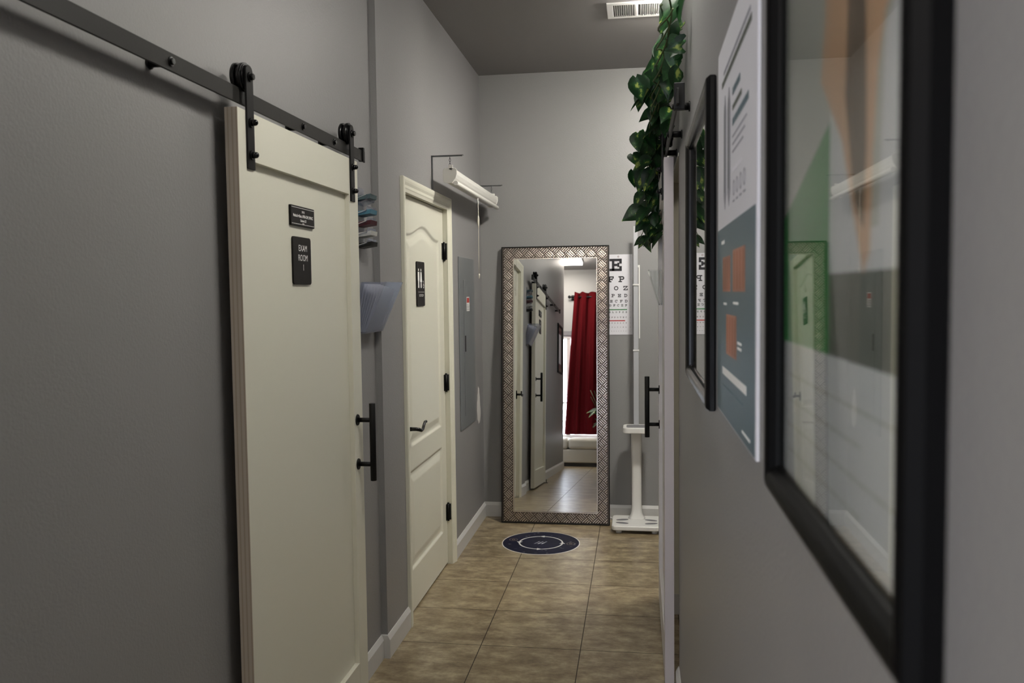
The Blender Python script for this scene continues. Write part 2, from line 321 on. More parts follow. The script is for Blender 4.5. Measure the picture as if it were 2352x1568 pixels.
# ------------------------------------------------------------------ restroom door (door_1)
def sdf_round(u, v): return max(u, v)
def restroom_door():
    t = thing('door_1', (LF, DY0, 0), 'cream two-panel restroom door with arched upper panel', 'door', kind='structure')
    xf = LF-.022
    NY, NZ = 176, 400; y0, y1, z0, z1 = DY0+.003, DY1-.003, .012, DZ-.003
    pa, pb = 3.965, 4.635
    def top(y):
        s = (y-pa)/(pb-pa); return 1.852+.053*(.5-.5*math.cos(2*math.pi*s))**1.3
    def dist(y, z, p):
        if p: return min(y-pa, pb-y, z-.82, (top(y)-z)*.93)
        return min(y-pa, pb-y, z-.215, .70-z)
    def prof(d):
        if d < 0: return 0
        if d < .012: return -.009*math.sin(d/.012*math.pi/2)
        if d < .026: return -.009
        if d < .060: return -.009+.008*(d-.026)/.034
        return -.001
    b = MB(); k = b.mi('door'); bm = b.bm; g = []
    for i in range(NY+1):
        y = y0+(y1-y0)*i/NY; row = []
        for j in range(NZ+1):
            z = z0+(z1-z0)*j/NZ
            row.append(bm.verts.new((xf+prof(dist(y, z, z > .76)), y, z)))
        g.append(row)
    for i in range(NY):
        for j in range(NZ):
            f = bm.faces.new((g[i][j], g[i+1][j], g[i+1][j+1], g[i][j+1])); f.smooth = True; f.material_index = k
    b.box(xf-.036, xf-.012, y0, y1, z0, z1, 'door')
    b.box(xf-.012, xf-.0002, y0, y0+.001, z0, z1, 'door'); b.box(xf-.012, xf-.0002, y1-.001, y1, z0, z1, 'door'); b.box(xf-.012, xf-.0002, y0, y1, z1-.001, z1, 'door')
    b.build('door_panel', t)
    b = MB(); w = .066   # casing and jamb
    prof_c = [(0, 0), (.006, 0), (.009, .012), (.012, .018), (.012, .03), (.017, .042), (.019, .052), (.019, .062), (.015, w), (0, w)]
    def run(p0, p1, outdir, m0, m1):
        p0, p1, od = Vector(p0), Vector(p1), Vector(outdir); dr = (p1-p0).normalized()
        b.loft([[p0+X_*h+od*q-dr*q*m0 for h, q in prof_c], [p1+X_*h+od*q+dr*q*m1 for h, q in prof_c]], 'trim', smooth=False)
    run((LF, DY0, 0), (LF, DY0, DZ), (0, -1, 0), 0, 1); run((LF, DY1, 0), (LF, DY1, DZ), (0, 1, 0), 0, 1); run((LF, DY0, DZ), (LF, DY1, DZ), (0, 0, 1), 1, 1)
    b.build('casing', t)
    b = MB(); b.box(LF-.12, LF+.001, DY0-.011, DY0, 0, DZ+.011, 'trim'); b.box(LF-.12, LF+.001, DY1, DY1+.011, 0, DZ+.011, 'trim'); b.box(LF-.12, LF+.001, DY0, DY1, DZ, DZ+.011, 'trim')
    b.build('jamb', t)
    for z in (1.80, 1.055, .308):
        b = MB(); b.cyl((xf+.008, DY1-.008, z-.046), (xf+.008, DY1-.008, z+.046), .0075, 'black', seg=14)
        b.box(xf-.002, xf+.0035, DY1-.034, DY1-.008, z-.046, z+.046, 'black'); b.box(xf-.002, LF+.001, DY1-.008, DY1-.001, z-.046, z+.046, 'black')
        b.cyl((xf+.008, DY1-.008, z+.046), (xf+.008, DY1-.008, z+.053), .0055, 'black', seg=14); b.cyl((xf+.008, DY1-.008, z-.053), (xf+.008, DY1-.008, z-.046), .0055, 'black', seg=14)
        b.build('hinge', t)
    b = MB(); f = Fr(b, (xf+.0005, 3.925, .915), Y_, Z_)
    f.disc(0, 0, .017, 'blackgloss', 0, .004, rb=.040); f.disc(0, 0, .0145, 'blackgloss', .004, .008, rb=.036)
    hs = b.build('rosette', t)
    b = MB(); pts = [(xf+.006, 3.925, .917), (xf+.045, 3.925, .917), (xf+.058, 3.932, .914), (xf+.060, 3.955, .906), (xf+.060, 3.985, .908), (xf+.060, 4.01, .925), (xf+.062, 4.022, .938), (xf+.064, 4.038, .938)]
    b.tube(pts, [.010, .009, .009, .008, .0075, .007, .0065, .007], 'blackgloss', 12); b.build('lever', t)
restroom_door()
# ------------------------------------------------------------------ sliding barn doors
def barn_door(name, xb, xf, y0, y1, z0, z1, s, mt, em, label, straps, hy, strap_len, hdir):
    """xf: face toward the hall, xb: back, s: +1 hall is toward +x"""
    t = thing(name, ((xb+xf)/2, (y0+y1)/2, 0), label, 'sliding door', kind='structure')
    b = MB(); lx, hx = min(xb, xf), max(xb, xf); rec = .018; xi = xf-s*rec
    sw, tr_, brl = .095, .13, .17
    ylist = [y0, y0+sw, y1-sw, y1]; 
    b.box(min(xb, xi), max(xb, xi), y0+.0, y1, z0, z1, mt)
    a, c = min(xi, xf), max(xi, xf)
    b.box(a, c, y0, y0+sw, z0, z1, mt); b.box(a, c, y1-sw, y1, z0, z1, mt); b.box(a, c, y0+sw, y1-sw, z1-tr_, z1, mt); b.box(a, c, y0+sw, y1-sw, z0, z0+brl, mt)
    b.box(lx, hx, y0-.0015, y0, z0, z1, em)
    b.build('door_panel', t, .0012, 1)
    for yy in straps:
        zt = z1+.122; w = .0205; x0 = xf; x1 = xf+s*.006; wc = z1+.091; rr = .038
        b = MB(); pts = [(x0, yy-w, z1-strap_len), (x0, yy+w, z1-strap_len)]
        pts += [(x0, yy+w*math.cos(R(k*15)), zt-w+w*math.sin(R(k*15))) for k in range(13)]
        b.prism(pts, (s*.006, 0, 0), 'black'); h = b.build('hanger_strap', t, .0008, 1)
        b = MB()
        for (p, q, r_) in ((.0005, .003, rr-.004), (.003, .0125, rr), (.0125, .0225, rr-.006), (.0225, .032, rr), (.032, .035, rr-.004)):
            b.cyl((x0-s*p, yy, wc), (x0-s*q, yy, wc), r_, 'blackgloss', seg=36)
        b.dome((x0-s*.035, yy, wc), (-s, 0, 0), .014, .005, 'blackgloss'); b.build('wheel', h)
        for zz in (wc, z1-.030, z1-.116):
            b = MB(); b.cyl((x1, yy, zz), (x1+s*.004, yy, zz), .013, 'blackgloss'); b.cyl((x1+s*.004, yy, zz), (x1+s*.012, yy, zz), .0085, 'blackgloss', seg=6 if zz == wc else 18)
            if zz != wc: b.dome((x1+s*.012, yy, zz), (s, 0, 0), .0085, .008, 'blackgloss')
            b.build('bolt', h)
    b = MB(); bx = xf+s*.058; by = hy
    b.cyl((bx, by, .872), (bx, by, 1.160), .0115, 'black', seg=24); hh = b.build('pull_handle', t, .001, 1)
    for zz in (1.098, .933):
        b = MB(); b.cyl((xf, by, zz), (xf+s*.004, by, zz), .021, 'black', .020, seg=28); b.cyl((xf+s*.004, by, zz), (bx-s*.004, by, zz), .0085, 'black'); b.build('standoff', hh)
    return t
barn_door('door_2', -1.066, -1.03, 2.122, 3.08, .02, 2.054, 1, 'door', 'edge', 'cream sliding barn door on black rail, left wall, marked EXAM ROOM 1', (2.187, 3.013), 3.018, .154, 1)
barn_door('door_3', .136, .100, 3.30, 4.30, .02, 2.065, -1, 'doorR', 'edgeR', 'cream sliding barn door seen edge-on beside the right wall', (3.40, 4.18), 4.05, .150, -1)
def rail(x_wall, s, y0, y1, zc, ys, label, xr, es=1):
    t = thing('sliding_door_rail', (x_wall, (y0+y1)/2, zc), label, 'rail')
    b = MB(); b.box(min(xr, xr+s*.006), max(xr, xr+s*.006), y0, y1, zc-.021, zc+.021, 'rail'); b.build('rail_bar', t, .001, 1)
    for yy in ys:
        b = MB(); b.cyl((x_wall, yy, zc), (xr, yy, zc), .011, 'black'); b.cyl((x_wall, yy, zc), (x_wall+s*.004, yy, zc), .015, 'black'); b.build('spacer', t)
        b = MB(); b.cyl((xr+s*.006, yy, zc), (xr+s*.009, yy, zc), .011, 'blackgloss'); b.cyl((xr+s*.009, yy, zc), (xr+s*.014, yy, zc), .0075, 'blackgloss', seg=6); b.build('bolt', t)
    for yy in (y0+.05, y1-.03):
        b = MB(); b.box(xr-.012*es, xr+.018*es, yy-.012*es, yy+.012*es, zc-.03*es, zc+.045*es, 'black'); b.build('end_stop', t, .002)
    return t
rail(LX, 1, .40, 3.22, 2.0925, (.55, 1.13, 1.828, 2.60, 2.88), 'long black steel sliding rail with bolts across the left wall', -1.050, .7)
rail(RX, -1, 2.45, 4.34, 2.104, (2.60, 3.05, 3.45, 4.15), 'black steel sliding rail on the right wall under the trailing leaves', .116)
b = MB(); b.box(-1.075, -1.005, 2.085, 2.115, 0, .006, 'black'); b.box(-1.026, -1.019, 2.085, 2.118, .006, .04, 'black'); tag(b.build('door_floor_guide', None, .001), 'small black guide on the floor at the foot of the left sliding door', 'door guide')
M['lamphall'] = mat('hall_diffuser', 'fffbf2', .5, emit=45)
M['examfill'] = mat('exam_fill_glow', 'fff6ea', .5, emit=12)  # glow of the unseen lamp added to the exam room
# ------------------------------------------------------------------ signs on the left doors
DF = -1.048   # recessed face of the left sliding door
def name_plate():
    t = thing('name_plate', (DF, 2.572, 1.807), 'small black engraved name plate above the exam room sign on the sliding door', 'sign')
    b = MB(); f = Fr(b, (DF, 2.572, 1.807), Y_, Z_); f.round_rect(-.094, -.031, .094, .031, .003, 'sign', 0, .008)
    b.build('plate', t, .0008, 1)
    b = MB(); f = Fr(b, (DF+.0081, 2.572, 1.807), Y_, Z_)
    for v in (-.0255, .0245): f.rect(-.090, v, .090, v+.0012, 'ltr', 0, .0004)
    f.text('OFFICE', 0, .0105, .0095, 'ltr', .75, .0005, bold=.0002)
    f.text('Monica Arellano, APRN-CNP, FNP-BC', 0, -.0035, .0125, 'ltr', .80, .0005, bold=.0004)
    f.text('Colossians 3:23', 0, -.0165, .0105, 'ltr', .72, .0005, bold=.0003)
    f.disc(-.004, -.0225, .0025, 'ltr', 0, .0005, seg=8); f.disc(.004, -.0225, .0025, 'ltr', 0, .0005, seg=8)
    b.build('lettering', t)
def exam_sign():
    t = thing('room_sign', (DF, 2.563, 1.669), 'tall black EXAM ROOM 1 sign on the left sliding door', 'sign')
    b = MB(); f = Fr(b, (DF, 2.563, 1.669), Y_, Z_); f.round_rect(-.072, -.074, .072, .074, .010, 'sign', 0, .006); b.build('plate', t, .0008, 1)
    b = MB(); f = Fr(b, (DF+.0061, 2.563, 1.669), Y_, Z_)
    f.text('EXAM', .004, .030, .0275, 'ltr', .95, .0006); f.text('ROOM', .004, .000, .0275, 'ltr', .92, .0006); f.text('1', .006, -.030, .0275, 'ltr', .9, .0006)
    b.build('lettering', t)
def restroom_sign():
    xf = LF-.0225
    t = thing('restroom_sign', (xf, 4.213, 1.612), 'tall black restroom sign with white figures on the panelled door', 'sign')
    b = MB(); f = Fr(b, (xf, 4.213, 1.612), Y_, Z_); f.round_rect(-.078, -.112, .078, .112, .010, 'sign', 0, .006); b.build('plate', t, .0008, 1)
    b = MB(); f = Fr(b, (xf+.0061, 4.213, 1.612), Y_, Z_)
    def man(c):
        f.disc(c, .070, .007, 'ltr', 0, .0006, 20); f.rect(c-.014, .016, c+.014, .060, 'ltr'); f.rect(c-.010, -.020, c-.001, .016, 'ltr'); f.rect(c+.001, -.020, c+.010, .016, 'ltr')
    def woman(c):
        f.disc(c, .070, .007, 'ltr', 0, .0006, 20); f.pl([(c-.009, .060), (c-.020, .010), (c+.020, .010), (c+.009, .060)], 'ltr'); f.rect(c-.008, -.020, c-.001, .010, 'ltr'); f.rect(c+.001, -.020, c+.008, .010, 'ltr')
    man(-.046); woman(.002)
    f.disc(.046, .013, .004, 'ltr', 0, .0006, 14); f.ring(.050, -.010, .009, .0115, 'ltr', 110, 400, .0006); f.rect(.043, -.006, .047, .008, 'ltr'); f.rect(.045, -.006, .058, -.003, 'ltr')
    f.rect(-.056, -.042, .062, -.0405, 'ltr'); f.text('RESTROOM', .004, -.064, .0175, 'ltr', .95, .0006)
    b.build('lettering', t)
name_plate(); exam_sign(); restroom_sign()
# ------------------------------------------------------------------ card holder and file holders
def card_holder():
    y0, y1 = 3.235, 3.345
    t = thing('card_holder', (LX, 3.29, 1.77), 'clear acrylic wall rack of fanned cards beside the left sliding door', 'card holder')
    b = MB(); b.box(LX, LX+.004, y0, y1, 1.745, 1.985, 'acrylic'); b.build('back_plate', t)
    for k in range(5):
        z = 1.945-k*.042; b = MB()
        b.prism([(LX+.004, y0, z-.030), (LX+.045, y0, z-.016), (LX+.046, y0, z-.013), (LX+.004, y0, z-.027)], (0, y1-y0, 0), 'acrylic')
        b.prism([(LX+.045, y0, z-.016), (LX+.052, y0, z+.004), (LX+.0535, y0, z+.004), (LX+.0465, y0, z-.016)], (0, y1-y0, 0), 'acrylic')
        b.build('pocket', t)
    spec = [('teal', 'stack of grey-teal cards in the top pocket of the wall rack', .018), ('cardblue', 'stack of sky-blue cards in the second filled pocket', .016), ('maroon', 'stack of maroon cards under the blue ones', .017), ('cardwhite', 'stack of white cards above the lowest pocket', .017), ('cardblack', 'stack of black cards in the lowest pocket', .018)]
    for k, (m, lb, th) in enumerate(spec):
        z = 1.945-k*.042+(.006 if k == 0 else -.012); o = thing('card_stack', (LX+.03, 3.29, z), lb, 'cards', 'cards in the acrylic wall rack'); b = MB()
        for q in range(5):
            a = .004+.0035*q; sh = .0012*q
            b.prism([(LX+.006, y0+.008+sh, z-.024+a), (LX+.060, y0+.008+sh, z-.006+a-.010), (LX+.062, y0+.008+sh, z-.003+a-.010), (LX+.008, y0+.008+sh, z-.021+a)], (0, .086, 0), m)
        b.build('cards', o)
        b = MB(); b.prism([(LX+.012, y0+.0078, z-.010), (LX+.045, y0+.0078, z+.0005), (LX+.0452, y0+.0078, z+.002), (LX+.012, y0+.0078, z-.0085)], (0, .0003, 0), 'ltr' if m != 'cardwhite' else 'inkgrey'); b.build('print_line', o)
card_holder()
def file_holder(x, s, y0, y1, z0, z1, out, label, backtilt, am='acrylic', foot=.045):
    t = thing('wall_file_holder', (x, (y0+y1)/2, z0), label, 'file holder'); th = .004
    def P(a, y, z): return (x+s*a, y, z)
    b = MB(); b.prism([P(0, y0, z0), P(th, y0, z0), P(backtilt+th, y0, z1), P(backtilt, y0, z1)], (0, y1-y0, 0), am); b.build('back_panel', t)
    b = MB(); b.prism([P(foot, y0, z0), P(foot+th, y0, z0), P(out+th, y0, z1), P(out, y0, z1)], (0, y1-y0, 0), am); b.build('front_panel', t)
    b = MB(); b.prism([P(th, y0, z0), P(foot, y0, z0), P(foot, y0, z0+th), P(th, y0, z0+th)], (0, y1-y0, 0), am); b.build('floor_panel', t)
    for yy in (y0, y1-th):
        b = MB(); b.prism([P(th, yy, z0+th), P(foot, yy, z0+th), P(out, yy, z1), P(backtilt+th, yy, z1)], (0, th, 0), am); b.build('side_panel', t)
    return t
file_holder(LX, 1, 3.19, 3.42, 1.41, 1.61, .135, 'tilted clear acrylic file holder with white sheets on the left wall', .035)
t = thing('paper_sheets', (LX+.05, 3.3, 1.42), 'bundle of white sheets standing in the left acrylic file holder', 'papers')
b = MB()
for k in range(6):
    a = .010+.006*k; c = .045+.012*k
    b.prism([(LX+a, 3.198, 1.416), (LX+a+.002, 3.198, 1.416), (LX+c+.002, 3.198, 1.603-.004*k), (LX+c, 3.198, 1.603-.004*k)], (0, .214, 0), 'paper')
b.build('sheets', t)
file_holder(.110, -1, 3.80, 4.02, 1.50, 1.655, .060, 'empty clear acrylic file holder on the edge-on right sliding door', .004, 'acrylic_clear', .014)
# ------------------------------------------------------------------ projector screen with brackets
def bracket(y, label):
    t = thing('shelf_bracket', (LF, y, 2.20), label, 'bracket', 'brackets holding the rolled screen'); w = .013
    z = 2.283
    b = MB(); b.box(LF, LF+.002, y-w, y+w, 2.10, z, 'steel'); b.box(LF+.002, LF+.006, y-.003, y+.003, 2.11, z, 'steel'); b.build('wall_leg', t)
    b = MB(); b.box(LF, LF+.172, y-w, y+w, z, z+.002, 'steel'); b.box(LF, LF+.165, y-.003, y+.003, z-.005, z, 'steel'); b.build('arm', t)
    b = MB()
    for k in range(4):
        zz = z-.010-k*.0125; ax = X_ if k % 2 else Y_; c = Vector((LF+.098, y, zz)); pts = []
        for q in range(13): pts.append(c+ax*.0045*math.cos(q*math.pi/6)+Z_*.0085*math.sin(q*math.pi/6))
        b.tube(pts, .0012, 'steel', 6)
    b.build('chain', t)
bracket(4.42, 'galvanised bracket at the near end of the rolled screen, above the restroom door'); bracket(5.70, 'galvanised bracket at the far end of the rolled screen, by the corner')
def screen():
    y0, y1 = 4.40, 5.72; xc, zc = LF+.105, 2.178
    t = thing('projector_screen', (xc, (y0+y1)/2, zc), 'rolled-up white projector screen hanging from brackets on the left wall', 'projector screen')
    def prof(g=1): return [(xc+g*a, zc+g*c) for a, c in ((-.036, -.026), (-.028, -.034), (.006, -.036), (.014, -.026), (.024, -.012), (.030, .006), (.030, .026), (.022, .034), (-.028, .034), (-.036, .026))]
    b = MB(); b.loft([[(x, y, z) for x, z in prof()] for y in (y0+.004, y1-.004)], 'whitemetal', smooth=False); b.build('housing', t, .002)
    for y, d in ((y0, .004), (y1, -.004)):
        b = MB(); b.loft([[(x, yy, z) for x, z in prof(1.12)+[]] for yy in (y-abs(d), y+abs(d))], 'whitemetal', smooth=False)
        b.box(xc-.010, xc+.012, y-.004, y+.004, zc+.03, zc+.054, 'whitemetal'); b.build('end_cap', t, .0015)
        b = MB(); b.cyl((xc+.004, y-.006, zc+.030), (xc+.004, y+.006, zc+.030), .0035, 'darkgrey', seg=10); b.build('screw', t)
    b = MB(); b.cyl((xc+.026, y0+.002, zc-.040), (xc+.026, y1+.01, zc-.040), .0125, 'whitemetal', seg=20); b.box(xc+.004, xc+.020, y0+.01, y1-.002, zc-.042, zc-.034, 'whitemetal'); b.build('bottom_bar', t, .001)
    yc = 5.02; b = MB(); c = Vector((xc+.028, yc, zc-.068)); b.tube([c+Y_*.011*math.cos(q*math.pi/8)+Z_*.018*math.sin(q*math.pi/8) for q in range(17)], .002, 'white', 8); b.build('pull_ring', t)
    b = MB(); b.tube([(xc+.028, yc, zc-.086), (xc+.0285, yc+.001, zc-.20), (xc+.028, yc, zc-.36), (xc+.029, yc, zc-.50)], .0018, 'tag', 7)
    b.tube([(xc+.028, yc, zc-.155), (xc+.0285, yc, zc-.17), (xc+.028, yc, zc-.205), (xc+.0285, yc, zc-.23)], [.002, .006, .006, .002], 'tag', 8)
    b.tube([(xc+.028, yc, zc-.50), (xc+.029, yc, zc-.505), (xc+.028, yc, zc-.53)], [.003, .005, .002], 'tag', 8); b.build('pull_cord', t)
screen()
# ------------------------------------------------------------------ breaker panel, wall patch
def breaker():
    y0, y1, z0, z1 = 5.04, 5.52, .722, 1.785
    t = thing('breaker_panel', (LF, 5.28, 1.25), 'flush grey electrical breaker panel on the left wall past the restroom door', 'breaker panel')
    b = MB(); b.box(LF, LF+.006, y0, y1, z0, z1, 'panelgrey'); b.build('cover', t, .003)
    b = MB(); b.box(LF+.006, LF+.0085, 5.165, 5.44, .80, 1.645, 'panelgrey'); d = b.build('panel_door', t, .0015)
    b = MB(); b.box(LF+.0085, LF+.015, 5.175, 5.195, 1.20, 1.30, 'darkgrey'); b.build('latch', d, .002)
    b = MB(); f = Fr(b, (LF+.0087, 5.29, 1.495), Y_, Z_); f.rect(-.045, -.045, .045, .045, 'white', 0, .0005)
    f.rect(-.038, .008, .036, .038, 'red', .0005, .0008)
    for k, w in enumerate((.026, .034, .030, .036)): f.rect(-.038, -.006-k*.010, -.038+2*w, -.003-k*.010, 'inkgrey', .0005, .0008)
    b.build('warning_sticker', d)
breaker()
b = MB(); f = Fr(b, (LF, 5.65, .80), Y_, Z_); rr = random.Random(3)
f.pl([((.055+rr.uniform(-.012, .012))*math.cos(q*math.pi/14)*(1-.25*math.sin(q*math.pi/14)), (.125+rr.uniform(-.014, .014))*math.sin(q*math.pi/14)) for q in range(28)], 'plaster', 0, .0008)
tag(b.build('plaster_patch'), 'white spackled patch on the left wall beside the breaker panel', 'wall patch')
# ------------------------------------------------------------------ floor mirror
def floor_mirror():
    w, h, th, fw = .722, 1.872, .028, .080
    t = thing('floor_mirror', (-.556, 5.650, .0), 'tall floor mirror with embossed silver frame leaning on the end wall', 'mirror')
    t.rotation_euler = (R(-4.2), 0, R(-.2)); t.location.z = .002
    b = MB(); x0, x1 = -w/2, w/2
    for a0, a1, c0, c1 in ((x0, x0+fw, 0, h), (x1-fw, x1, 0, h), (x0+fw, x1-fw, 0, fw), (x0+fw, x1-fw, h-fw, h)): b.box(a0, a1, 0, th, c0, c1, 'silverdark')
    q = .0055
    for a0, a1, c0, c1 in ((x0-q, x0, -.0, h+q), (x1, x1+q, -.0, h+q), (x0, x1, 0, q), (x0, x1, h, h+q)): b.box(a0, a1, -.006, th, c0, c1, 'black')
    q = .006; i0, i1, j0, j1 = x0+fw, x1-fw, fw, h-fw
    for a0, a1, c0, c1 in ((i0-q, i0, j0-q, j1+q), (i1, i1+q, j0-q, j1+q), (i0, i1, j0-q, j0), (i0, i1, j1, j1+q)): b.box(a0, a1, -.004, 0, c0, c1, 'silver')
    s = .050; bar, n = .047, 4; r2 = math.sqrt(.5)
    def inside(x, z, m=0):
        if not (x0+.007+m < x < x1-.007-m and .008+m < z < h-.002-m): return False
        return not (i0-q-m < x < i1+q+m and j0-q-m < z < j1+q+m)
    R2 = int(2.2/s)
    for i in range(-R2, R2):
        for j in range(-R2, R2):
            cx, cz = (i-j)*s*r2, (i+j)*s*r2+h/2
            if abs(cx) > w/2+.05 or not -.05 < cz < h+.05: continue
            d = (r2, r2) if (i+j) % 2 == 0 else (-r2, r2); e = (-d[1], d[0])
            for k in range(n):
                o = (k-(n-1)/2)*s/n; L0, L1 = -bar/2, bar/2; st_ = 14; run = []
                smp = [L0+(L1-L0)*g/st_ for g in range(st_+1)]
                ok = [g for g in smp if inside(cx+d[0]*g+e[0]*o, cz+d[1]*g+e[1]*o, .0015)]
                if len(ok) < 3: continue
                a, c = ok[0], ok[-1]; hw = .0050
                P = lambda g, u, y: (cx+d[0]*g+e[0]*(o+u), y, cz+d[1]*g+e[1]*(o+u))
                b.loft([[P(a, -hw, 0), P(a, hw, 0), P(c, hw, 0), P(c, -hw, 0)], [P(a+.001, -hw*.35, -.0048), P(a+.001, hw*.35, -.0048), P(c-.001, hw*.35, -.0048), P(c-.001, -hw*.35, -.0048)]], 'silver', smooth=False)
    b.build('frame', t, local=True)
    b = MB(); b.box(i0, i1, .004, .010, j0, j1, 'mirror'); b.build('mirror_glass', t, local=True)
floor_mirror()
# ------------------------------------------------------------------ round floor sticker
def sticker():
    t = thing('floor_sticker', (-.604, 5.21, 0), 'round navy floor sticker with white arrow ring before the mirror', 'floor sticker')
    b = MB(); f = Fr(b, (-.604, 5.21, .0002), X_, Y_); f.disc(0, 0, .244, 'white', 0, .0012, 72); f.disc(0, 0, .238, 'navy', .0012, .0016, 72); b.build('disc', t)
    b = MB(); f = Fr(b, (-.604, 5.21, .0019), X_, Y_); r0, r1 = .130, .139
    for a in (8, 98, 188, 278):
        f.ring(0, 0, r0, r1, 'white', a, a+78, .0003, 60)
        th = R(a+84); rm = (r0+r1)/2; c = (rm*math.cos(th), rm*math.sin(th)); d = (-math.sin(th), math.cos(th)); e = (math.cos(th), math.sin(th))
        f.pl([(c[0]+d[0]*.018, c[1]+d[1]*.018), (c[0]-d[0]*.014+e[0]*.018, c[1]-d[1]*.014+e[1]*.018), (c[0]-d[0]*.014-e[0]*.018, c[1]-d[1]*.014-e[1]*.018)], 'white', 0, .0003)
    b.build('arrow_ring', t)
    b = MB(); f = Fr(b, (-.604, 5.21, .0019), X_, Y_)
    for k, m in enumerate(('inkgrey', 'paper', 'paper')):
        x = -.026+k*.022; f.pl([(x-.016, -.026), (x-.006, -.026), (x+.008, -.002), (x-.002, -.002)], m, 0, .0003); f.pl([(x-.001, .002), (x+.009, .002), (x+.020, .026), (x+.010, .026)], 'inkgrey', 0, .0003)
    b.build('centre_logo', t)
    b = MB(); f = Fr(b, (-.604, 5.21, .0019), X_, Y_)
    for n_, (cx, cy) in enumerate(((-.18, .047), (.187, -.004))):
        if n_: b.build('round_emblem', t); b = MB(); f = Fr(b, (-.604, 5.21, .0019), X_, Y_)
        f.ring(cx, cy, .024, .0265, 'gold', 0, 360, .0003, 28); f.ring(cx, cy, .006, .010, 'gold', 0, 360, .0003, 14)
    b.build('round_emblem', t)
    rr = random.Random(5)
    for k in range(26):
        b = MB(); f = Fr(b, (-.604, 5.21, .0019), X_, Y_); a = rr.uniform(0, 6.28); q = rr.uniform(.155, .222)
        if k % 2: f.ring(q*math.cos(a), q*math.sin(a), .005, .0064, 'inkgrey' if k % 3 == 0 else 'padgrey', 0, 360, .0003, 10)
        else: f.rect(q*math.cos(a), q*math.sin(a), q*math.cos(a)+.016, q*math.sin(a)+.0014, 'padgrey', 0, .0003)
        b.build('small_emblem', t)
sticker()
# ------------------------------------------------------------------ eye chart
def eye_chart():
    cx = -.147; z1, z0 = 1.812, 1.268
    t = thing('eye_chart', (cx, EY, 1.54), 'white letter eye chart on the end wall, partly behind the mirror', 'eye chart')
    b = MB(); f = Fr(b, (cx, EY, 0), X_, Z_); f.rect(-.112, z0, .112, z1, 'paper', 0, .0015); f.rect(-.112, z0, .112, z0+.0015, 'ink', .0015, .0018); b.build('sheet', t)
    b = MB(); f = Fr(b, (cx, EY-.0016, 0), X_, Z_)
    def L(ch, x, z, s, m='ink'):   # slab letters on a 5 x 5 grid
        u = s/5
        def r(a, c, d, e): f.rect(x-s/2+a*u, z+c*u, x-s/2+d*u, z+e*u, m, 0, .0004)
        def arc(cx_, cy_, a0, a1, ro=2.5): f.ring(x-s/2+cx_*u, z+cy_*u, (ro-1)*u, ro*u, m, a0, a1, .0004, 28)
        if ch in 'EF':
            r(0, 4, 5, 5); r(1, 0, 2, 4); r(4, 3, 5, 4); r(2, 2, 3.2, 3); r(3.2, 1.6, 4, 3.4)
            if ch == 'E': r(0, 0, 5, 1); r(4, 1, 5, 2)
            else: r(0, 0, 3, 1)
        elif ch == 'P': r(0, 4, 3.5, 5); r(1, 1, 2, 4); r(0, 0, 3, 1); r(2, 1.9, 3.5, 2.9); arc(3.4, 3.45, -90, 90, 1.55)
        elif ch == 'T': r(0, 4, 5, 5); r(0, 3, 1, 4); r(4, 3, 5, 4); r(2, 1, 3, 4); r(1, 0, 4, 1)
        elif ch == 'O': arc(2.5, 2.5, 0, 360)
        elif ch == 'C': arc(2.5, 2.5, 40, 320); r(4, 3.2, 5, 5)
        elif ch == 'D': r(0, 4, 3, 5); r(0, 0, 3, 1); r(.8, 1, 1.8, 4); arc(2.5, 2.5, -90, 90)
        elif ch == 'L': r(0, 4, 3, 5); r(1, 1, 2, 4); r(0, 0, 5, 1); r(4, 1, 5, 2)
        elif ch == 'Z':
            r(0, 4, 5, 5); r(0, 0, 5, 1); r(0, 3, 1, 4); r(4, 1, 5, 2); f.pl([(x-s/2+.1*u, z+u), (x-s/2+1.4*u, z+u), (x-s/2+4.9*u, z+4*u), (x-s/2+3.6*u, z+4*u)], m, 0, .0004)
    rows = [('E', .083, .083, 1.700, 0), ('FP', .040, .071, 1.625, 0), ('TOZ', .029, .063, 1.570, 0), ('LPED', .0215, .0425, 1.524, 0), ('PECFD', .0175, .0335, 1.488, 0), ('EDFCZP', .0145, .0265, 1.461, 0),
            ('FELOPZD', .0105, .0225, 1.417, 0), ('DEFPOTEC', .0085, .0190, 1.383, 0), ('LEFODPCT', .0070, .0190, 1.345, 0), ('FDPLTCEO', .0055, .0185, 1.318, 0), ('PEZOLCFTD', .0042, .0160, 1.292, 0)]
    b.bm.free()
    for k, (tx, s, dx, z, _) in enumerate(rows):
        n = len(tx); b = MB(); f = Fr(b, (cx, EY-.0016, 0), X_, Z_)
        for i, ch in enumerate(tx): L(ch, (i-(n-1)/2)*dx+(.003 if k else 0), z, s)
        f.text(str(k+1), .096, z+s/2-.003, .009, 'inkgrey', 1, .0005)
        b.build('letter_row', t)
    b = MB(); f = Fr(b, (cx, EY-.0016, 0), X_, Z_); f.rect(-.075, 1.436, .076, 1.443, 'green', 0, .0005); f.rect(-.065, 1.361, .062, 1.368, 'red', 0, .0005); b.build('colour_bars', t)
    b = MB(); f = Fr(b, (cx, EY-.0016, 0), X_, Z_); f.ring(.018, 1.797, .0035, .0058, 'maroon', 0, 360, .0005, 20); b.build('hanging_hole', t)
eye_chart()
